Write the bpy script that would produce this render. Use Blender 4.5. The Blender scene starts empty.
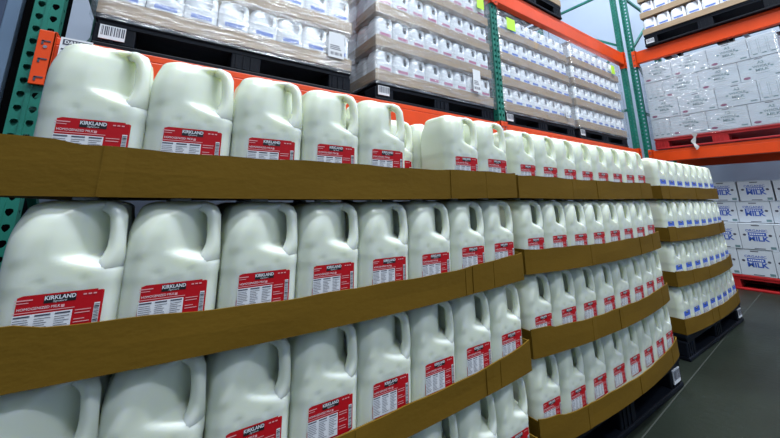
import bpy, bmesh, math, random
from mathutils import Vector, Matrix
from math import sin, cos, pi, radians, sqrt

C = bpy.context.scene.collection
SC = bpy.context.scene
random.seed(7)

# ------------------------------------------------------------------ camera
F_PX, PY = 341.482, 126.777
CAM = Vector((.1814, -.7374, .9125))
yaw, pitch, roll = radians(55.3964), radians(12.5411), radians(-0.3524)
fw = Vector((cos(pitch)*cos(yaw), cos(pitch)*sin(yaw), sin(pitch)))
rt = Vector((sin(yaw), -cos(yaw), 0)); up = rt.cross(fw)
rt2 = cos(roll)*rt + sin(roll)*up; up2 = -sin(roll)*rt + cos(roll)*up
cd = bpy.data.cameras.new('camera'); cam = bpy.data.objects.new('camera', cd); C.objects.link(cam)
cam.matrix_world = Matrix(((rt2.x, up2.x, -fw.x, CAM.x), (rt2.y, up2.y, -fw.y, CAM.y), (rt2.z, up2.z, -fw.z, CAM.z), (0, 0, 0, 1)))
cd.sensor_fit = 'HORIZONTAL'; cd.sensor_width = 36; cd.lens = F_PX/780*36
cd.shift_y = -(219-PY)/780; cd.clip_start = .02; cd.clip_end = 60
SC.camera = cam

# ------------------------------------------------------------------ world, lamps, exposure
w = bpy.data.worlds.new('world'); SC.world = w; w.use_nodes = True
w.node_tree.nodes['Background'].inputs[0].default_value = (.72, .86, 1, 1)
w.node_tree.nodes['Background'].inputs[1].default_value = .2
SC.view_settings.view_transform = 'Standard'; SC.view_settings.look = 'None'
SC.view_settings.gamma = 1; SC.view_settings.use_curve_mapping = False
SC.view_settings.exposure = 0.13
def area(name, loc, sx, sy, watts, col=(.9, .96, 1), target=None):
    d = bpy.data.lights.new(name, 'AREA'); d.shape = 'RECTANGLE'; d.size = sx; d.size_y = sy; d.energy = watts; d.color = col
    o = bpy.data.objects.new(name, d); C.objects.link(o); o.location = loc
    if target: o.rotation_euler = (Vector(target)-Vector(loc)).to_track_quat('-Z', 'Y').to_euler()
    return o
LAMPS = [(-.4, -1.5, 190), (2.6, -1.5, 210), (4.2, -1.2, 130), (1.2, -4.2, 150), (4.0, -4.6, 80)]
for x, y, e in LAMPS: area('ceiling_lamp', (x, y, 7.4), 2.4, .4, e*1.25)
area('ceiling_lamp', (4.3, 1.7, 7.4), 2.4, .3, 210)

# ------------------------------------------------------------------ materials
def mat(name, col, rough=.5, metal=0, noise=None, bump=0, bscale=60, sss=0, emit=None, coat=0, scale3=None, spec=None):
    m = bpy.data.materials.new(name); m.use_nodes = True; nt = m.node_tree; b = nt.nodes['Principled BSDF']
    b.inputs['Base Color'].default_value = (*col, 1); b.inputs['Roughness'].default_value = rough; b.inputs['Metallic'].default_value = metal
    if spec is not None: b.inputs['Specular IOR Level'].default_value = spec
    if coat: b.inputs['Coat Weight'].default_value = coat
    if sss:
        b.inputs['Subsurface Weight'].default_value = sss; b.inputs['Subsurface Radius'].default_value = (1, .95, .5); b.inputs['Subsurface Scale'].default_value = .035
    tc = nt.nodes.new('ShaderNodeTexCoord'); src = tc.outputs['Object']
    if scale3:
        mp = nt.nodes.new('ShaderNodeMapping'); mp.inputs['Scale'].default_value = scale3; nt.links.new(src, mp.inputs[0]); src = mp.outputs[0]
    if noise:
        n = nt.nodes.new('ShaderNodeTexNoise'); n.inputs['Scale'].default_value = noise[0]; n.inputs['Detail'].default_value = 6
        nt.links.new(src, n.inputs['Vector'])
        r = nt.nodes.new('ShaderNodeValToRGB'); r.color_ramp.elements[0].position = .3; r.color_ramp.elements[1].position = .7
        r.color_ramp.elements[0].color = (*[c*(1-noise[1]) for c in col], 1); r.color_ramp.elements[1].color = (*[min(1, c*(1+noise[1])) for c in col], 1)
        nt.links.new(n.outputs['Fac'], r.inputs[0]); nt.links.new(r.outputs[0], b.inputs['Base Color'])
    if bump:
        n2 = nt.nodes.new('ShaderNodeTexNoise'); n2.inputs['Scale'].default_value = bscale; nt.links.new(src, n2.inputs['Vector'])
        bp = nt.nodes.new('ShaderNodeBump'); bp.inputs['Strength'].default_value = bump; bp.inputs['Distance'].default_value = .01
        nt.links.new(n2.outputs['Fac'], bp.inputs['Height']); nt.links.new(bp.outputs[0], b.inputs['Normal'])
    return m
M = {}
M['milk'] = mat('milk_plastic', (.74, .79, .68), .27, sss=.6, noise=(9, .02), bump=.05, bscale=26)
M['milk2'] = mat('milk_plastic_lit', (.84, .86, .90), .3)  # whiter copy of the milk plastic, brighter light on racked jugs painted in
M['cap'] = mat('cap_plastic', (.8, .82, .8), .4)
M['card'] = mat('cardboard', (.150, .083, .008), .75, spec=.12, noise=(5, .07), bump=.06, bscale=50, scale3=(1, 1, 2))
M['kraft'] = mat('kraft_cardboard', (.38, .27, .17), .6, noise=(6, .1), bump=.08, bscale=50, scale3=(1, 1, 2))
M['red'] = mat('label_red', (.46, .004, .010), .5, spec=.25)
M['blue'] = mat('label_blue', (.03, .12, .62), .4)
M['magenta'] = mat('label_magenta', (.50, .16, .28), .4)  # lightened too, film haze is mixed into this label colour
M['washed'] = mat('label_blue_hazed', (.13, .22, .62), .4)  # label blue paled, the washed-out haze of wrapped loads put into the colour
M['black'] = mat('ink_black', (.008, .008, .01), .4)
M['ink'] = mat('ink_grey', (.06, .06, .09), .5)
M['white'] = mat('paper_white', (.72, .74, .78), .5)
M['pale'] = mat('print_pale', (.72, .36, .38), .5)
M['pallet'] = mat('black_plastic', (.005, .007, .012), .5, bump=.1, spec=.15)
M['redpallet'] = mat('red_pallet_paint', (.42, .01, .012), .5, noise=(8, .2))
M['orange'] = mat('orange_paint', (.78, .065, .003), .38, noise=(5, .08))
M['green'] = mat('green_paint', (.012, .17, .125), .4, noise=(6, .18))
M['steel'] = mat('steel', (.45, .47, .5), .35, 1)
M['lime'] = mat('lime_paper', (.5, .85, .06), .5)
M['box'] = mat('white_case', (.55, .6, .66), .55, noise=(4, .06))
M['boxgap'] = mat('case_edge', (.7, .74, .8), .5)
M['boxblue'] = mat('case_blue_print', (.03, .09, .42), .5)
M['boxpale'] = mat('case_teal_print', (.13, .22, .24), .5)
M['boxmar'] = mat('case_maroon_print', (.25, .06, .14), .5)
M['wall'] = mat('wall_panel', (.37, .44, .55), .5, noise=(1.2, .05))
M['ceil'] = mat('ceiling_panel', (.55, .6, .65), .7)
M['dark'] = mat('gap_black', (.001, .001, .0015), .8, spec=.05)  # near-black so the gap beside the door reads as unlit
M['door'] = mat('door_panel', (.07, .10, .17), .35, noise=(3, .15))
M['doore'] = mat('door_edge_metal', (.18, .27, .40), .4, 0)
# concrete floor
m = mat('concrete', (.014, .019, .014), .35, spec=.25, noise=(1.6, .35), bump=.15, bscale=30); M['floor'] = m
nt = m.node_tree; b = nt.nodes['Principled BSDF']
ns = nt.nodes.new('ShaderNodeTexNoise'); ns.inputs['Scale'].default_value = 3; ns.inputs['Detail'].default_value = 8
rr = nt.nodes.new('ShaderNodeMapRange'); rr.inputs[3].default_value = .22; rr.inputs[4].default_value = .6
nt.links.new(ns.outputs['Fac'], rr.inputs[0]); nt.links.new(rr.outputs[0], b.inputs['Roughness'])
# stretch film: clear plastic with crinkled highlights
def film_mat():
    m = bpy.data.materials.new('stretch_film'); m.use_nodes = True; nt = m.node_tree
    for n in list(nt.nodes): nt.nodes.remove(n)
    out = nt.nodes.new('ShaderNodeOutputMaterial'); mx = nt.nodes.new('ShaderNodeMixShader')
    tr = nt.nodes.new('ShaderNodeBsdfTransparent'); gl = nt.nodes.new('ShaderNodeBsdfGlossy'); gl.inputs['Roughness'].default_value = .16
    tr.inputs[0].default_value = (.95, .97, .98, 1)
    tc = nt.nodes.new('ShaderNodeTexCoord'); mp = nt.nodes.new('ShaderNodeMapping'); mp.inputs['Scale'].default_value = (5, 5, 46)
    mp.inputs['Rotation'].default_value = (.12, .1, 0)
    n = nt.nodes.new('ShaderNodeTexNoise'); n.inputs['Scale'].default_value = 1.6; n.inputs['Detail'].default_value = 5
    n3 = nt.nodes.new('ShaderNodeTexNoise'); n3.inputs['Scale'].default_value = 9; n3.inputs['Detail'].default_value = 3
    ad = nt.nodes.new('ShaderNodeMath'); ad.operation = 'ADD'
    bp = nt.nodes.new('ShaderNodeBump'); bp.inputs['Strength'].default_value = .6; bp.inputs['Distance'].default_value = .02
    fr = nt.nodes.new('ShaderNodeMapRange'); fr.inputs[1].default_value = .42; fr.inputs[2].default_value = .72; fr.inputs[3].default_value = .10; fr.inputs[4].default_value = .46
    L = nt.links.new
    L(tc.outputs['Object'], mp.inputs[0]); L(mp.outputs[0], n.inputs['Vector']); L(tc.outputs['Object'], n3.inputs['Vector'])
    L(n.outputs['Fac'], ad.inputs[0]); L(n3.outputs['Fac'], ad.inputs[1]); L(ad.outputs[0], bp.inputs['Height']); L(bp.outputs[0], gl.inputs['Normal'])
    L(n.outputs['Fac'], fr.inputs[0]); df = nt.nodes.new('ShaderNodeBsdfDiffuse'); df.inputs[0].default_value = (.8, .82, .9, 1); m2 = nt.nodes.new('ShaderNodeMixShader'); m2.inputs[0].default_value = .38
    L(gl.outputs[0], m2.inputs[1]); L(df.outputs[0], m2.inputs[2])
    L(fr.outputs[0], mx.inputs[0]); L(tr.outputs[0], mx.inputs[1]); L(m2.outputs[0], mx.inputs[2]); L(mx.outputs[0], out.inputs[0])
    return m
M['film'] = film_mat()

# ------------------------------------------------------------------ helpers
class MB:
    """collects faces with material slots, builds one mesh"""
    def __init__(s): s.v = []; s.f = []; s.mi = []; s.mats = []; s.sm = []
    def slot(s, m):
        if m not in s.mats: s.mats.append(m)
        return s.mats.index(m)
    def add(s, vs, fs, m, smooth=False):
        o = len(s.v); s.v += [tuple(v) for v in vs]; k = s.slot(m)
        for f in fs: s.f.append(tuple(i+o for i in f)); s.mi.append(k); s.sm.append(smooth)
    def box(s, x0, x1, y0, y1, z0, z1, m, bev=0):
        if bev > 0:
            bm = bmesh.new(); bmesh.ops.create_cube(bm, size=1)
            for v in bm.verts: v.co = Vector(((x0+x1)/2+v.co.x*(x1-x0), (y0+y1)/2+v.co.y*(y1-y0), (z0+z1)/2+v.co.z*(z1-z0)))
            bmesh.ops.bevel(bm, geom=bm.edges[:], offset=bev, segments=2, affect='EDGES', profile=.5)
            bm.verts.index_update(); s.add([v.co[:] for v in bm.verts], [[v.index for v in f.verts] for f in bm.faces], m); bm.free(); return
        vs = [(x, y, z) for x in (x0, x1) for y in (y0, y1) for z in (z0, z1)]
        s.add(vs, [(0, 1, 3, 2), (4, 6, 7, 5), (0, 4, 5, 1), (2, 3, 7, 6), (0, 2, 6, 4), (1, 5, 7, 3)], m)
    def bar(s, a, b, w, h, m):
        a = Vector(a); b = Vector(b); t = (b-a).normalized(); u = t.cross(Vector((0, 0, 1)))
        u = Vector((1, 0, 0)) if u.length < 1e-3 else u.normalized()
        n = u.cross(t); vs = [p+u*i*w/2+n*j*h/2 for p in (a, b) for i, j in ((-1, -1), (1, -1), (1, 1), (-1, 1))]
        s.add(vs, [(0, 1, 2, 3), (7, 6, 5, 4), (0, 4, 5, 1), (1, 5, 6, 2), (2, 6, 7, 3), (3, 7, 4, 0)], m)
    def build(s, name, parent=None, data_only=False):
        me = bpy.data.meshes.new(name); me.from_pydata(s.v, [], s.f)
        for m in s.mats: me.materials.append(m)
        me.polygons.foreach_set('material_index', s.mi); me.polygons.foreach_set('use_smooth', s.sm); me.update()
        return me if data_only else put(name, me, parent)
def put(name, me, parent=None):
    o = bpy.data.objects.new(name, me); C.objects.link(o); o.parent = parent; return o
def tag(o, label=None, cat=None, group=None, kind=None):
    if label: o['label'] = label
    if cat: o['category'] = cat
    if group: o['group'] = group
    if kind: o['kind'] = kind
    return o
def empty(name, loc=(0, 0, 0), rz=0):
    o = bpy.data.objects.new(name, None); C.objects.link(o); o.location = loc; o.rotation_euler = (0, 0, rz); o.empty_display_size = .05; return o
class Frame:
    def __init__(s, x, y, z=0, rz=0): s.o = Vector((x, y, z)); s.rz = rz
    def p(s, x, y, z): return (s.o.x+x*cos(s.rz)-y*sin(s.rz), s.o.y+x*sin(s.rz)+y*cos(s.rz), s.o.z+z)
_txt = {}
def text_geo(txt, size, bold=0):
    """text outline as (verts, faces), centred, in x-z plane"""
    key = (txt, size, bold)
    if key not in _txt:
        cu = bpy.data.curves.new('t', 'FONT'); cu.body = txt; cu.size = size; cu.align_x = 'CENTER'; cu.align_y = 'CENTER'; cu.offset = bold; cu.resolution_u = 2
        ob = bpy.data.objects.new('t', cu); C.objects.link(ob)
        bpy.context.view_layer.update()
        me = bpy.data.meshes.new_from_object(ob.evaluated_get(bpy.context.evaluated_depsgraph_get()))
        _txt[key] = ([tuple(v.co) for v in me.vertices], [tuple(p.vertices) for p in me.polygons])
        bpy.data.objects.remove(ob); bpy.data.meshes.remove(me); bpy.data.curves.remove(cu)
    return _txt[key]
def text(mb, txt, x, y, z, size, m, bold=0, sx=1, shear=0):
    vs, fs = text_geo(txt, size, bold)
    mb.add([(x+v[0]*sx+v[1]*shear, y, z+v[1]) for v in vs], fs, m)
def quad(mb, x0, x1, z0, z1, y, m): mb.add([(x0, y, z0), (x1, y, z0), (x1, y, z1), (x0, y, z1)], [(0, 1, 2, 3)], m)
ORD = ['first', 'second', 'third', 'fourth', 'fifth', 'sixth', 'seventh', 'eighth', 'ninth']

# ------------------------------------------------------------------ room
def struct(name, mb): return tag(mb.build(name), kind='structure')
b = MB(); b.box(-7, 7.2, -8, 3, -.1, 0, M['floor']); struct('floor', b)
b = MB(); b.box(-7, 7.2, -8, 3, 8, 8.1, M['ceil']); struct('ceiling', b)
b = MB(); b.box(-7, 7.2, 2.75, 2.85, 0, 8, M['wall'])
struct('wall_back', b)
b = MB(); b.box(7.0, 7.1, -8, 2.75, 0, 8, M['wall']); struct('wall_right', b)
b = MB(); b.box(-7, -6.9, -8, 2.75, 0, 8, M['wall']); struct('wall_left', b)
b = MB(); b.box(-6.9, 7, -8, -7.9, 0, 8, M['wall']); struct('wall_front', b)
b = MB()
for x in (4.2, 5.4, 6.6): b.box(x, x+.006, 2.742, 2.75, 0, 8, M['ink'])
struct('trim_1', b)
b = MB(); b.bar((.9, -.055, .0008), (6.3, .27, .0008), .005, .0012, mat('floor_joint', (.035, .042, .036), .6)); struct('trim_2', b)
# cold-room door edge left of the rack; near-black panel paints the unlit gap
b = MB(); b.box(-.375, -.258, 1.30, 1.45, 0, 3.6, M['dark']); struct('gap_shade', b)
d = MB(); d.box(-1.9, -.425, 1.28, 1.4, 0, 3.5, M['door'], .006); d = struct('door_1', d)
e = MB(); e.box(-.425, -.38, 1.275, 1.405, 0, 3.5, M['doore'], .004); e.build('door_edge', d)

# ------------------------------------------------------------------ rack steel
def perforated(mb, x0, x1, y, z0, n, cols, m, hw=.0085, axis='x', pitch=.0508):
    """sheet with teardrop holes, real openings"""
    cw = (x1-x0)/cols
    for c in range(cols):
        for k in range(n):
            a0, a1 = x0+c*cw, x0+(c+1)*cw; b0, b1 = z0+k*pitch, z0+(k+1)*pitch; cx, cz = (a0+a1)/2, (b0+b1)/2
            out = [(a0, b0), (cx, b0), (a1, b0), (a1, cz), (a1, b1), (cx, b1), (a0, b1), (a0, cz)]
            inn = [(-.5, -.85), (0, -1.25), (.5, -.85), (1, .1), (.8, 1), (0, 1.2), (-.8, 1), (-1, .1)]
            inn = [(cx+i*hw, cz+j*hw) for i, j in inn]
            pts = out+inn
            vs = [(p, y, q) if axis == 'x' else (y, p, q) for p, q in pts]
            mb.add(vs, [(i, (i+1) % 8, 8+(i+1) % 8, 8+i) for i in range(8)], m)
def post_mesh(W=.078, D=.05, n=92):
    b = MB(); perforated(b, 0, W, 0, 0, n, 2, M['green'], .0105); H = n*.0508
    # centre rib, side walls (perforated), lips
    b.box(W/2-.006, W/2+.006, -.004, .0, 0, H, M['green'])
    perforated(b, 0, D, 0, 0, n, 1, M['green'], .006, 'y'); perforated(b, 0, D, W, 0, n, 1, M['green'], .006, 'y')
    b.box(0, .018, D-.002, D, 0, H, M['green']); b.box(W-.018, W, D-.002, D, 0, H, M['green'])
    return b.build('post', data_only=True)
POST = post_mesh()
def upright(x, y, rz, label, depth=1.07):
    t = empty('upright_frame', (x, y, 0), rz)
    put('post', POST, t); p = put('post', POST, t); p.location = (.078, depth+.05, 0); p.rotation_euler = (0, 0, pi)
    b = MB(); b.box(-.01, .088, -.01, .09, 0, .008, M['steel']); b.build('base_plate', t)
    zz = [.35, 1.2, 2.05, 2.9, 3.75]
    for z in (.35, 1.2, 2.05, 3.75): q = MB(); q.bar((.04, .05, z), (.04, depth, z), .03, .03, M['green']); q.build('horizontal_brace', t)
    for i in range(len(zz)-1):
        up_ = (zz[i]+.04, zz[i+1]-.04); q = MB()
        a, c = (.05, depth) if i % 2 else (depth, .05)
        q.bar((.04, a, up_[0]), (.04, c, up_[1]), .028, .028, M['green']); q.build('diagonal_brace', t)
    return tag(t, label, 'rack upright', 'green rack uprights')
Y_P = .955
upright(-.260, Y_P, 0, 'green perforated rack upright at the left edge beside the first milk jug')
upright(2.412, Y_P, 0, 'green perforated rack upright between the two bays of wrapped milk pallets')
upright(5.045, Y_P, 0, 'green perforated rack upright at the right end of the long milk rack')
upright(5.35, .95+.05, -pi/2, 'green perforated corner upright carrying the right hand rack beams', 1.0)
def beam(fr, L, top, label, H=.15, cl=.2):
    """box beam with step, end connectors and hooks; local x along"""
    t = empty('rack_beam', fr.p(0, 0, top-H), fr.rz)
    b = MB(); b.box(.0, L, 0, .062, 0, H-.03, M['orange'], .004); b.box(0, L, 0, .03, H-.03, H, M['orange'], .003); b.build('rail', t)
    for x0, x1 in ((-.044, .004), (L-.004, L+.044)):
        c = MB(); c.box(x0, x1, -.012, -.002, -.045, H+.015, M['orange'], .002); c.box(x0 if x0 > 0 else x1-.006, x0+.006 if x0 > 0 else x1, -.012, .06, -.045, H+.015, M['orange'])
        cc = c.build('end_connector', t)
        h = MB(); xm = (x0+x1)/2
        for k in range(3):
            z = -.02+k*.07; h.box(xm-.012, xm+.012, -.014, -.0115, z, z+.005, M['ink']); h.box(xm-.012, xm-.006, -.014, -.0115, z-.012, z+.004, M['ink'])
        h.build('hook_slot', cc)
        s = MB(); seg = 10; s.add([(xm+.006*cos(a*2*pi/seg), -.0145, .1+.006*sin(a*2*pi/seg)) for a in range(seg)], [tuple(range(seg))], M['steel']); s.build('safety_pin', cc)
    return tag(t, label, 'rack beam', 'orange rack beams')
Fm = Frame(-.182, Y_P-.006, 0); Fm2 = Frame(2.490, Y_P-.006, 0)
beam(Fm, 2.593, 1.53, 'orange lower rack beam behind the nearest milk stack under wrapped pallets')
beam(Fm, 2.593, 2.80, 'orange upper rack beam above the nearest wrapped milk pallets, ending at the middle upright')
beam(Fm2, 2.555, 1.53, 'orange lower rack beam just above the second milk stack')
beam(Fm2, 2.555, 2.80, 'long orange upper rack beam running from middle to right upright', .16)
for z, n in ((1.53, 'rear orange lower rack beam behind the nearest wrapped pallets'), (2.80, 'rear orange upper rack beam behind the nearest bay')): beam(Frame(-.182, 2.05), 2.593, z, n)
for z, n in ((1.53, 'rear orange lower rack beam behind the far wrapped pallets'), (2.80, 'rear orange upper rack beam behind the far bay')): beam(Frame(2.490, 2.05), 2.555, z, n)
FR = Frame(5.34, .905, 0, -pi/2)
beam(FR, 2.59, 2.875, 'orange upper beam of the right hand rack under a black pallet', .165)
beam(FR, 2.555, 1.53, 'orange lower beam of the right hand rack under the red pallet', .14)
FR2 = Frame(6.33, .905, 0, -pi/2)
beam(FR2, 2.59, 2.875, 'rear orange upper beam of the right hand rack'); beam(FR2, 2.555, 1.53, 'rear orange lower beam of the right hand rack')
# steel cross bars carrying the pallets
def crossbars(fr, L, z, label, grp):
    for i, t in enumerate((.25, .95, 1.6, 2.3)):
        b = MB(); b.box(0, .04, 0, 1.02, 0, .025, M['steel'])
        o = b.build('cross_bar'); o.location = fr.p(t, .06, z-.031); o.rotation_euler = (0, 0, fr.rz)
        tag(o, f'grey steel cross bar, {ORD[i]} from the left, {label}', 'cross bar', grp)
for fr, z, n in ((Fm, 1.53, 'between the lower beams of the near bay'), (Fm, 2.80, 'between the upper beams of the near bay'), (Fm2, 1.53, 'between the lower beams of the far bay'), (Fm2, 2.80, 'between the upper beams of the far bay'), (FR, 1.535, 'between the lower beams of the right rack'), (FR, 2.875, 'between the upper beams of the right rack')):
    crossbars(fr, 2.59, z, n, 'rack cross bars')
# DANGER notice on the lower beam
b = MB(); b.box(-.040, .052, 0, .0012, 0, .10, M['white']); quad(b, -.033, .049, .071, .093, -.0006, M['ink'])
text(b, 'DANGER', .008, -.001, .082, .018, M['white'], .0006)
for k in range(3): quad(b, -.035, .05-.01*k, .05-k*.015, .056-k*.015, -.0004, M['ink'])
o = b.build('warning_notice'); o.location = (-.125, Y_P-.021, 1.43); tag(o, 'white danger notice with dark header on the orange beam by the first jug', 'notice')

# ------------------------------------------------------------------ pallets
def pallet(fr, L, D, H, m, label, sticker=None, base='pallet', rail=True):
    t = empty(base, fr.p(0, 0, 0), fr.rz)
    b = MB(); b.box(0, L, 0, D, H-.028, H, m, .006); b.box(.01, L-.01, .004, D-.004, H-.045, H-.027, m); b.build('deck', t)
    bw = .14
    xs = (0, (L-bw)/2, L-bw); ys = (0, (D-bw)/2, D-bw)
    blk = MB(); blk.box(0, bw, .006, bw-.006, .02, H-.04, m, .006)
    for k in range(3): blk.box(.02+k*.035, .032+k*.035, .002, .01, .026, H-.05, m)
    bd = blk.build('block', data_only=True)
    for x in xs:
        for y in ys: o = put('block', bd, t); o.location = (x, y, 0)
    r1 = MB(); r1.box(0, L, 0, .11, 0, .022, m, .005); rd = r1.build('runner', data_only=True)
    for y in (0, (D-.11)/2, D-.11): o = put('runner', rd, t); o.location = (0, y, 0)
    r2 = MB(); r2.box(0, .11, .1, D-.1, .001, .02, m, .004); rd = r2.build('cross_runner', data_only=True)
    for x in (0, (L-.11)/2, L-.11): o = put('cross_runner', rd, t); o.location = (x, 0, 0)
    if sticker is not None:
        s = MB(); s.box(0, .085, -.0012, 0.004, 0, .06, M['white'])
        random.seed(3); x = .006
        while x < .078:
            ww = random.choice((.0015, .003, .004)); quad(s, x, x+ww, .015, .055, -.0018, M['ink']); x += ww+random.choice((.002, .004))
        o = s.build('barcode_sticker', t); o.location = (sticker, 0, .038); tag(o, 'white barcode sticker')
    return tag(t, label, 'pallet', 'pallets')

# ------------------------------------------------------------------ cardboard tray
def tray(fr, L, D, H, zb, m, label, bul=lambda t: 0, sag=lambda t: 0, seed=0, grp=None, dip=0):
    rnd = random.Random(seed); N = 40; th = .004
    b = MB()
    ts = [i/N for i in range(N+1)]
    steps = sorted(rnd.sample(range(3, N-3), 2)); tabs = rnd.random() < .6
    ph = rnd.random()*6
    def ztop(i):
        z = H+.0016*sin(ts[i]*17+ph)+.001*sin(ts[i]*51+ph*2)-dip*max(0, sin(pi*ts[i]))**.6
        if tabs and i < 4: z += .006
        return z
    def off(i): return -.0022 if (i <= steps[0]) else (-.0012 if i > steps[1] else 0)
    rows = []
    for i, t in enumerate(ts):
        x = t*L; y = bul(t)+off(i); s = -sag(t); zt = ztop(i)
        mid = -.0008*sin(t*9+ph)  # slight cupping of the panel
        rows.append([(x, y, s), (x, y+mid, s+zt*.5), (x, y, s+zt), (x, y+th, s+zt), (x, y+th, s+.004)])
    vs = [p for r in rows for p in r]; fs = []
    for i in range(N):
        for j in range(4): fs.append((i*5+j, (i+1)*5+j, (i+1)*5+j+1, i*5+j+1))
    b.add(vs, fs, m)
    # floor of the tray (top and underside)
    vs = []; fs = []
    for i, t in enumerate(ts):
        vs += [(t*L, bul(t)+.001, -sag(t)), (t*L, D, 0), (t*L, bul(t)+.001, -sag(t)+.004), (t*L, D, .004)]
    for i in range(N):
        a, c = i*4, i*4+4; fs += [(a, a+1, c+1, c), (a+2, c+2, c+3, a+3)]
    b.add(vs, fs, m)
    b.box(0, th, 0, D, 0, H, m); b.box(L-th, L, 0, D, 0, H, m); b.box(0, L, D-th, D, 0, H, m)
    # crease lines on the front panel
    for i in steps+[N-5]:
        x = ts[i]*L; y = bul(ts[i])+min(off(i), off(min(N, i+1))); s = -sag(ts[i]); b.box(x-.0009, x+.0009, y-.0012, y+.001, s+.001, s+ztop(i)-.001, m)
    o = b.build('cardboard_tray'); o.location = fr.p(0, 0, zb); o.rotation_euler = (0, 0, fr.rz)
    return tag(o, label, 'tray', grp or 'cardboard trays')

# ------------------------------------------------------------------ milk jug
def smin(a, b, k):
    h = max(k-abs(a-b), 0)/k; return min(a, b)-h*h*k*.25
def sstep(a, b, x):
    t = min(1, max(0, (x-a)/(b-a))); return t*t*(3-2*t)
A0 = .0745; JH = .256
def jug_r(th, z):
    a = A0
    if z < .012: a -= .007*(1-z/.012)**2
    if z > .19: a -= .0065*sstep(.19, .240, z)
    if z > .236: a -= .024*((z-.236)/.0165)**2.6
    a += -.0012*sstep(.032, .042, z)*(1-sstep(.119, .127, z))      # recessed label panel
    c, s = cos(th), sin(th)
    r = a/((abs(c)**9+abs(s)**9)**(1/9))
    k = max(abs(cos(th-pi/4)), abs(cos(th+pi/4)))
    r = smin(r, (a+.0175-.006*sstep(.17, .245, z))/k, .008)
    if s < 0 and z > .226: r -= .016*((z-.226)/.0265)*(-s)**2     # shoulder slopes back
    if c < 0 and z > .205: r -= .006*sstep(.205, .250, z)*(c*c)
    cd_ = cos(th+pi/4)
    if cd_ > .05 and z > .12:
        cc = .118-.066*sstep(.134, .170, z)+.026*sstep(.234, .249, z)
        r = smin(r, cc/cd_, .030)

    # two dimples above the label, front face
    if s < -.5 and .11 < z < .150:
        x = r*c
        for dx in (-.026, .024):
            q = ((x-dx)**2+(z-.130)**2)/(.0065**2)
            if q < 4: r -= .0017*math.exp(-q)
    # belly: front panels swell slightly; soft diagonal ridge up to the shoulder
    r += .0012*sin(pi*min(1, z/.2))
    if s < 0 and z > .15:
        x = r*c; line = -.058+(z-.15)*.42
        r += .0022*math.exp(-((x-line)/.012)**2)*sstep(.15, .17, z)*(1-sstep(.225, .245, z))
    return r
def jug_body_mesh(nt=112, dent=False, mt='milk'):
    zs = [0, .003, .007, .012]+[.012+(i+1)*.0133 for i in range(8)]+[.1255, .130, .134, .138, .142, .146, .150, .154, .158, .162, .166, .170, .175, .181, .188, .195, .202, .209, .216, .222, .228, .233, .237, .241, .2445, .2475, .250, .252]
    b = MB(); vs = []
    for z in zs:
        for i in range(nt):
            th = 2*pi*i/nt; r = jug_r(th, z)
            if dent and z > .17: r -= .010*math.exp(-((z-.225)/.012)**2)*max(0, sin(3*th+1.3+z*40))
            vs.append((r*cos(th), r*sin(th), z))
    n = len(zs); fs = []
    for j in range(n-1):
        for i in range(nt): fs.append((j*nt+i, j*nt+(i+1) % nt, (j+1)*nt+(i+1) % nt, (j+1)*nt+i))
    fs.append(tuple(reversed(range(nt))))
    top = len(vs)
    for i in range(nt): th = 2*pi*i/nt; vs.append((.019*cos(th), .019*sin(th), .2525))
    for i in range(nt): fs.append(((n-1)*nt+i, (n-1)*nt+(i+1) % nt, top+(i+1) % nt, top+i))
    fs.append(tuple(top+i for i in range(nt)))
    b.add(vs, fs, M[mt], True); return b.build('body', data_only=True)
def jug_handle_mesh(mt='milk'):
    pts = [(.026, .2405), (.045, .2425), (.060, .2405), (.0730, .234), (.0790, .224), (.0810, .208), (.0825, .19), (.0828, .176), (.0815, .163), (.0785, .151), (.074, .140), (.066, .130)]
    wid = [.012, .013, .013, .0125, .0115, .0108, .0108, .012, .0155, .0205, .0245, .023]
    hei = [.008, .009, .0098, .0102, .0104, .0104, .0104, .0108, .012, .0135, .0145, .013]
    d = Vector((1, -1, 0)).normalized(); bn = Vector((1, 1, 0)).normalized(); b = MB(); vs = []; ns = 16
    for i, (r, z) in enumerate(pts):
        p0 = pts[max(0, i-1)]; p1 = pts[min(len(pts)-1, i+1)]
        t = Vector((p1[0]-p0[0], p1[1]-p0[1])).normalized(); n = d*(-t.y)+Vector((0, 0, 1))*t.x; c = d*r+Vector((0, 0, z))
        for k in range(ns):
            a = 2*pi*k/ns; ca, sa = cos(a), sin(a); q = (abs(ca)**3+abs(sa)**3)**(-1/3)
            vs.append(c+bn*ca*q*wid[i]+n*sa*q*hei[i])
    fs = [(j*ns+k, (j+1)*ns+k, (j+1)*ns+(k+1) % ns, j*ns+(k+1) % ns) for j in range(len(pts)-1) for k in range(ns)]
    fs += [tuple(range(ns)), tuple(reversed(range((len(pts)-1)*ns, len(pts)*ns)))]
    b.add(vs, fs, M[mt], True); return b.build('handle', data_only=True)
def cap_mesh():
    b = MB(); n = 24; vs = []
    for r, z in ((.0185, .2522), (.0185, .2568), (.0165, .2582)): vs += [(r*cos(2*pi*i/n), r*sin(2*pi*i/n), z) for i in range(n)]
    fs = [(j*n+i, j*n+(i+1) % n, (j+1)*n+(i+1) % n, (j+1)*n+i) for j in range(2) for i in range(n)]+[tuple(2*n+i for i in range(n))]
    b.add(vs, fs, M['cap'], True); return b.build('cap', data_only=True)
LZ0, LZ1, LX0, LX1 = .048, .116, -.047, .053
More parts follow.
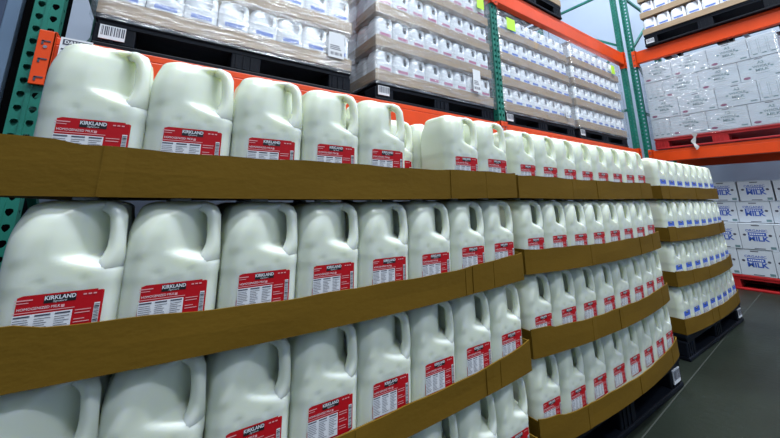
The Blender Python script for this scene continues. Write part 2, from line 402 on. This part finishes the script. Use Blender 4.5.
def label_mesh(kind):
    b = MB(); Y = -A0+.0002
    main = M['red'] if kind == 'red' else M['blue']
    def strip(x0, x1, z0, z1, y, m, rad=0):
        n = 12; vs = []
        for i in range(n+1):
            x = x0+(x1-x0)*i/n; e = min(x-x0, x1-x); cut = rad-sqrt(max(0, rad*rad-(rad-min(e, rad))**2)) if rad else 0
            dy = .0010*(abs(x)/.05)**6
            vs += [(x, y+dy, z0+cut), (x, y+dy, z1-cut)]
        b.add(vs, [(2*i, 2*i+2, 2*i+3, 2*i+1) for i in range(n)], m)
    b.box(LX0+.002, LX1-.002, Y-.0002, Y+.0016, LZ0+.002, LZ1-.002, main)
    strip(LX0, LX1, LZ0, LZ1, Y-.0004, main, .003)
    y1, y2, y3 = Y-.0007, Y-.0010, Y-.0013
    rnd = random.Random(5)
    if kind == 'red':
        quad(b, -.016, .020, LZ1-.013, LZ1-.0025, y1, M['black'])
        text(b, 'KIRKLAND', .002, y2, LZ1-.0062, .0078, M['white'], .0002, .94)
        text(b, 'Signature', .002, y2, LZ1-.0112, .0038, M['white'], 0, 1.1, .3)
        text(b, 'HOMOGENIZED MILK', -.020, y1, LZ1-.0185, .0052, M['white'], 0, .92)
        quad(b, .004, .008, LZ1-.021, LZ1-.017, y1, M['pale'])
        quad(b, -.047, .020, LZ1-.0235, LZ1-.0225, y1, M['pale'])
        quad(b, -.047, -.028, LZ1-.007, LZ1-.0055, y1, M['pale']); quad(b, -.047, -.032, LZ1-.0105, LZ1-.0095, y1, M['pale'])
        for x in (.028, .034, .040): quad(b, x, x+.004, LZ1-.007, LZ1-.005, y1, M['pale'])
        # nutrition panel
        quad(b, -.046, .018, LZ0+.003, LZ1-.026, y1, M['white'])
        for cx in (-.045, -.023, -.001):
            quad(b, cx, cx+.017, LZ1-.0295, LZ1-.0275, y2, M['ink'])
            for k in range(10):
                z = LZ1-.0325-k*.0030
                if z < LZ0+.004: break
                quad(b, cx, cx+rnd.uniform(.010, .0185), z-.0008, z, y2, M['ink'])
        for k in range(9):
            z = LZ1-.027-k*.0042; 
            if k % 3 != 2: quad(b, .021, .021+rnd.uniform(.010, .019), z-.0012, z, y1, M['pale'])
        quad(b, .043, .050, LZ0+.006, LZ1-.020, y1, M['white'])
        z = LZ0+.007
        while z < LZ1-.022: h = rnd.choice((.0006, .001, .0015)); quad(b, .0435, .0495, z, z+h, y2, M['black']); z += h+rnd.choice((.0008, .0014))
    else:
        quad(b, -.016, .020, LZ1-.013, LZ1-.0025, y1, M['black'])
        text(b, 'KIRKLAND', .002, y2, LZ1-.0062, .0078, M['white'], .0002, .94)
        quad(b, LX0+.003, .044, LZ0+.003, LZ1-.028, y1, M['white'])
        for cx in (-.045, -.018, .010):
            for k in range(7):
                z = LZ1-.0315-k*.0042
                quad(b, cx, cx+rnd.uniform(.012, .023), z-.0012, z, y2, M['ink'])
    return b.build('label', data_only=True)
def small_label_mesh(kind):
    b = MB(); Y = -A0+.0002; m = M['washed'] if kind == 'blue' else M['magenta']
    b.box(-.044, .048, Y-.0006, Y+.0012, .070, .112, M['white']); quad(b, -.044, .048, .088, .112, Y-.0009, m)
    for k in range(3): quad(b, -.036, .03-.01*k, .082-k*.005, .0835-k*.005, Y-.001, M['ink'])
    return b.build('label', data_only=True)
BODY = jug_body_mesh(); BODYD = jug_body_mesh(dent=True); HANDLE = jug_handle_mesh(); CAP = cap_mesh()
BODYS = jug_body_mesh(64, mt='milk2'); HANDLES = jug_handle_mesh('milk2')
LAB = {'red': label_mesh('red'), 'blue': label_mesh('blue'), 'sblue': small_label_mesh('blue'), 'smag': small_label_mesh('mag')}
def jug(loc, rz, lab, label, grp, sc=(1, 1, 1), small=False, dent=False, labdz=0):
    t = empty('milk_jug', loc, rz); t.scale = sc
    put('body', BODYD if dent else (BODYS if small else BODY), t); put('handle', HANDLES if small else HANDLE, t)
    if not small: put('cap', CAP, t)
    l = put('label', LAB[lab], t); l.location.z = labdz
    return tag(t, label, 'milk jug', grp)

# ------------------------------------------------------------------ floor stacks
PITCH, TH = .2615, .0836
def shp(t): return max(0, sin(pi*t))**.75
TN = ['top', 'second', 'third', 'bottom']
def stack(fr, L, bulges, sags, jb, dips, lab, name, color, skip=(), sideDeep=2, seed=1, jx0=.008):
    pallet(fr, L, 1.0, .142, M['pallet'], f'black plastic pallet on the floor under {name}', L-.12)
    for k in range(4):
        zb = .1425+(3-k)*PITCH
        B = bulges[k]; kk = .015 if (seed == 1 and k == 0) else 0; bl = (lambda t, B=B, kk=kk: kk*max(0, 1-t/.38)**1.3-B*shp(t)); bj = (lambda t, B=jb[k], kk=kk: kk*max(0, 1-t/.38)**1.3-B*shp(t)); sg = (lambda t, S=sags[k]: S*sin(pi*t))
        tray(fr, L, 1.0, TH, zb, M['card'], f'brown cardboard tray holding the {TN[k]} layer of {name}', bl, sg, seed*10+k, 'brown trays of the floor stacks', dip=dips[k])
        pit = (L-.008-jx0)/8
        for row in range(6):
            for c in range(8):
                if row == 0 and (k, c) in skip: continue
                if row >= 2 and not (c == 0 and row < sideDeep): continue
                x = jx0+(c+.5)*pit+(.004 if (c == 0 and seed == 1) else 0); t = x/L; rnd = random.Random(seed*1000+k*100+row*10+c)
                jx = rnd.uniform(-.0006, .0006); y = bj(t)+.0825+rnd.uniform(0, .002)+row*.154
                e = .01; slope = math.atan2(bj(min(1, t+e))-bj(max(0, t-e)), 2*e*L)*.8
                if abs(slope) > .06: slope = math.copysign(.06, slope)
                slope *= .5
                txt = f'{color} label milk jug, {ORD[c]} from left, {TN[k]} layer front of {name}' if row == 0 else f'milk jug behind the front, {ORD[c]} from left, {ORD[row]} row, {TN[k]} layer, {name}'
                jug(fr.p(x+jx, y, zb+.0045-sg(t)), fr.rz+slope+rnd.uniform(-.012, .012), lab, txt, f'{color} label milk jugs in the floor stacks', dent=(seed == 2 and c == 0 and k < 4 and row == 0), labdz=rnd.uniform(-.0025, .002), sc=(1, 1, (1.045+(.035*(1-c/6) if seed == 1 and c < 6 else 0)) if k == 0 else 1))
S1, S2, S3 = Frame(-.05, 0), Frame(1.2885, .042), Frame(2.872, .110)
stack(S1, 1.267, (.008, .020, .022, .022), (.006, .007, .004, 0), (.004, .012, .014, .014), (.001, .015, .024, .02), 'red', 'the nearest stack', 'red', skip={(0, 5)}, seed=1, jx0=.058)
stack(S2, 1.224, (.006, .036, .042, .045), (.004, .006, .004, 0), (.003, .018, .024, .026), (0, .004, .006, .016), 'red', 'the middle stack', 'red', seed=2, sideDeep=3)
stack(S3, 1.234, (.008, .03, .036, .036), (.003, .004, .003, 0), (.004, .018, .022, .02), (0, .004, .006, .006), 'blue', 'the far stack', 'blue', seed=3, sideDeep=4)

# ------------------------------------------------------------------ wrapped pallets in the rack
def wrapshell(fr, L, D, z0, z1, label, rag=True, name='stretch_film'):
    b = MB(); N = 60; per = []; z0 = z0-fr.o.z; z1 = z1-fr.o.z
    c = .017
    P = [(0-c, 0-c), (L+c, 0-c), (L+c, D+c), (0-c, D+c)]
    lens = [L+2*c, D+2*c]*2
    for s_ in range(4):
        a, q = P[s_], P[(s_+1) % 4]
        for i in range(N//4*2): u = i/(N//4*2); per.append((a[0]+(q[0]-a[0])*u, a[1]+(q[1]-a[1])*u, (0, -1) if s_ == 0 else (1, 0) if s_ == 1 else (0, 1) if s_ == 2 else (-1, 0)))
    nz = 18; vs = []; rnd = random.Random(int(L*100+z0*77))
    for j in range(nz+1):
        for x, y, n in per:
            a = rnd.uniform(-.0025, .0025); vs.append((x+n[0]*a, y+n[1]*a, (z1-z0)*j/nz))
    m = len(per); fs = [(j*m+i, j*m+(i+1) % m, (j+1)*m+(i+1) % m, (j+1)*m+i) for j in range(nz) for i in range(m)]
    b.add(vs, fs, M['film'], True)
    o = b.build(name); o.location = fr.p(0, 0, z0); o.rotation_euler = (0, 0, fr.rz)
    return tag(o, label, 'plastic wrap', 'clear stretch film on the pallets')
LN = ['bottom', 'second', 'third', 'fourth', 'fifth']
def rackload(fr, L, z0, layers, pitch, ncol, lab, name, color, side=0, film=True, D=1.0, stick=.02, seed=0, ph=.145, wrapH=None, th=.07):
    pallet(fr, L, D, ph, M['pallet'], f'black plastic pallet under {name}', stick)
    s = (L-.02)/ncol/.151; sz = (pitch-.008)/.2585
    sc = (s, s, sz)
    f0 = Frame(*fr.p(0, 0, 0)[:2], fr.o.z, fr.rz)
    for k in range(layers):
        zb = ph+.002+k*pitch; rnd = random.Random(seed*50+k)
        bul = rnd.uniform(.006, .014)
        tray(fr, L, D, th, zb, M['kraft'], f'kraft cardboard tray in the {LN[k]} layer of {name}', lambda t: -bul*shp(t), lambda t: .003*sin(pi*t), seed*20+k, 'kraft trays of the racked pallets')
        for row in range(max(1, side)):
            for c in range(ncol):
                if row and c: continue
                pw = (L-.02)/ncol
                txt = f'{color} label milk jug, {ORD[c]} from left, {LN[k]} layer of {name}' if row == 0 else f'milk jug {ORD[row]} back along left side, {LN[k]} layer of {name}'
                jug(fr.p(.01+(c+.5)*pw, .08*s+.004-bul*shp((c+.5)/ncol)*.8+row*.155*s, zb+.0045), fr.rz+rnd.uniform(-.03, .03), lab, txt, f'small milk jugs with {color} labels in the racked pallets', sc, True)
    if film: wrapshell(fr, L, D-.02, fr.o.z+ph-.025, fr.o.z+ph+.01+(wrapH or layers*pitch), f'clear stretch film wrapped around {name}')
Z1 = 1.537
PA, PB = Frame(-.09, .98, Z1), Frame(1.258, .98, Z1)
rackload(PA, 1.176, Z1, 3, .243, 8, 'sblue', 'the nearest racked pallet', 'blue', seed=1)
rackload(PB, 1.132, Z1, 4, .238, 8, 'smag', 'the second racked pallet', 'pink', side=5, seed=2, ph=.130)
PC_, PD_ = Frame(2.530, .98, Z1), Frame(3.70, .965, Z1)
rackload(PC_, 1.11, Z1, 4, .228, 8, 'sblue', 'the third racked pallet', 'blue', side=2, seed=3, ph=.125)
rackload(PD_, 1.12, Z1, 4, .232, 8, 'sblue', 'the fourth racked pallet', 'blue', side=3, seed=4, ph=.125)
PE_ = Frame(2.505, .93, 2.802); rackload(PE_, 1.06, 2.802, 1, .238, 8, 'sblue', 'the pallet on the upper beam', 'blue', seed=5, film=False)
PF_ = Frame(5.29, .77, 2.877, -pi/2); rackload(PF_, 1.22, 2.877, 3, .238, 8, 'sblue', 'the right rack top pallet', 'blue', seed=6, film=False, ph=.165)

# sheets taped on the wrapped loads (the square codes are left out)
def sheet(name, fr, x, z, wd, h, m, label, cat, lines=True, y=-.022):
    b = MB(); b.box(0, wd, 0, .0008, 0, h, m)
    if lines:
        rnd = random.Random(int(x*100)); q = .01
        while q < wd-.01: ww = rnd.choice((.002, .004)); quad(b, q, q+ww, h*.1, h*.22, -.0005, M['ink']); q += ww+rnd.choice((.002, .005))
        for k in range(3): quad(b, .01, wd-.02-k*.006, h*(.32+k*.07), h*(.35+k*.07), -.0005, M['ink'])
    o = b.build(name); o.location = fr.p(x, y, z-fr.o.z); o.rotation_euler = (0, 0, fr.rz); return tag(o, label, cat)
sheet('paper_sheet', PA, 1.015, 1.735, .10, .155, M['white'], 'white printed sheet on the film of the nearest racked pallet', 'sheet')
sheet('paper_sheet', PB, .88, 1.75, .085, .18, M['white'], 'white printed sheet on the film of the second racked pallet', 'sheet')
sheet('paper_sheet', PC_, .93, 1.72, .06, .12, M['white'], 'small white sheet low on the third racked pallet', 'sheet')
sheet('green_tag', PB, .985, 2.50, .085, .11, M['lime'], 'lime green tag near the top of the second racked pallet', 'tag', False)
sheet('green_tag', PC_, .10, 2.425, .12, .115, M['lime'], 'lime green tag on the upper left of the third racked pallet', 'tag', False)
sheet('green_tag', PD_, .91, 2.425, .09, .11, M['lime'], 'lime green tag on the upper right of the fourth racked pallet', 'tag', False)

# ------------------------------------------------------------------ cases of milk
def case_mesh(W, H, D, kind):
    b = MB(); b.box(0, W, 0, D, 0, H, M['box'], .003)
    y = -.0006; cx = W/2
    if kind == 'organic':
        quad(b, cx-.03, cx+.03, H-.022, H-.013, y, M['ink'])
        text(b, 'ORGANIC', cx, y-.0003, H*.73, .034, M['boxblue'], .0004, 1.05)
        quad(b, cx-.067, cx+.067, H*.53, H*.66, y, M['boxblue'])
        for k in range(7): quad(b, cx-.055+k*.016, cx-.043+k*.016, H*.57, H*.62, y-.0004, M['boxgap'])
        text(b, 'MILK', cx+.004, y-.0003, H*.41, .064, M['boxblue'], .0022, 1.08)
        for x in (.035, W-.035):
            n = 14; b.add([(x+.013*cos(i*2*pi/n), y, H*.56+.011*sin(i*2*pi/n)) for i in range(n)], [tuple(range(n))], M['ink'])
        quad(b, W-.05, W-.012, .012, .035, y, M['boxpale']); quad(b, cx-.04, cx+.04, .008, .015, y, M['ink'])
        quad(b, .0, W, H-.006, H-.004, y, M['boxpale'])
    elif kind == 'pale':
        quad(b, cx-.03, cx+.03, H-.018, H-.009, y, M['ink'])
        text(b, 'A2', cx+.01, y-.0003, H*.77, .040, M['boxpale'], .0012)
        text(b, 'WHOLE', cx+.01, y-.0003, H*.59, .036, M['boxpale'], .001, 1)
        text(b, 'MILK', cx+.01, y-.0003, H*.42, .038, M['boxpale'], .001, 1.2)
        quad(b, cx-.04, cx+.06, H*.27, H*.285, y, M['boxpale'])
        for x in (cx-.075, cx+.085):
            n = 12; b.add([(x+.012*cos(i*2*pi/n), y, H*.53+.009*sin(i*2*pi/n)) for i in range(n)], [tuple(range(n))], M['boxpale'])
        n = 14; b.add([(.05+.028*cos(i*2*pi/n), y, .034+.014*sin(i*2*pi/n)) for i in range(n)], [tuple(range(n))], M['boxmar'])
        quad(b, W-.07, W-.02, .02, .034, y, M['boxpale'])
    else:
        for k in range(3):
            x0 = W*(.08+k*.31); quad(b, x0, x0+.002, .03, H-.04, y, M['boxpale']); quad(b, x0+W*.24, x0+W*.24+.002, .03, H-.04, y, M['boxpale']); quad(b, x0+.008, x0+W*.2, .03, .042, y, M['boxpale'])
    return b
def case(fr, x, y, z, W, H, D, kind, label, grp):
    t = case_mesh(W-.004, H-.003, D, kind).build('milk_case'); t.location = fr.p(x+.002, y, z); t.rotation_euler = (0, 0, fr.rz)
    return tag(t, label, 'box', grp)
G = Frame(5.33, .865, 1.537, -pi/2)
pallet(G, 1.22, 1.0, .14, M['redpallet'], 'red pallet on the lower beam under shrink wrapped white cases')
gr = [([0, .190, .530, .870, 1.20], 'n'), ([0, .305, .645, .980, 1.20], ''), ([0, .190, .530, .870, 1.20], 'n'), ([0, .305, .645, .980, 1.20], '')]
RN = ['bottom', 'second lowest', 'second highest', 'top']
for k, (xs, nn) in enumerate(gr):
    for i in range(4):
        wd = xs[i+1]-xs[i]
        case(G, xs[i], (0 if k % 2 else .004), .143+k*.241, wd, .241, .30, 'plain' if (wd < .25) else 'pale', f'white milk case, {ORD[i]} from left in the {RN[k]} row on the red racked pallet', 'wrapped white cases on the racked red pallet')
wrapshell(G, 1.2, .99, 1.537+.125, 1.537+.143+.97, 'clear stretch film around the white cases on the racked red pallet')
# loose film tail hanging over the beam
b = MB(); vs = []; N = 16
for i in range(N+1):
    t = i/N
    for s_ in (-1, 1): vs.append((.0+.012*sin(t*9)+s_*(.022-.010*t+.006*sin(t*17)), -.03-.01*sin(t*7)*s_, -.20*t))
b.add(vs, [(2*i, 2*i+1, 2*i+3, 2*i+2) for i in range(N)], mat('film_bunched', (.5, .5, .5), .3, bump=.6, bscale=40), True)
o = b.build('film_tail'); o.location = G.p(.395, 0, .15); o.rotation_euler = (0, 0, G.rz); tag(o, 'bunched tail of clear film hanging over the orange beam', 'plastic wrap')

Hf = Frame(5.42, .50, 0, -pi/2)
pallet(Hf, 1.22, 1.0, .15, M['redpallet'], 'red pallet on the floor at the right under organic milk cases')
hr = [(.153, .262, .0, 0.0, .02), (.415, .262, .0, -.03, .0), (.680, .225, .13, .045, .0), (.908, .218, .13, .0, .01)]
for k, (z, h, y, x0, gap) in enumerate(hr):
    n = 5 if k in (0, 2) else 4
    for i in range(n):
        wd = .262; x = x0-.02+i*wd+(-.08 if n == 5 else .0)+(gap if k == 3 else 0)*i
        case(Hf, x, y+random.uniform(0, .008), z, wd, h, .38, 'organic', f'white organic milk case, {ORD[i]} from left in the {RN[k]} row of the floor pallet', 'organic milk cases on the floor pallet')
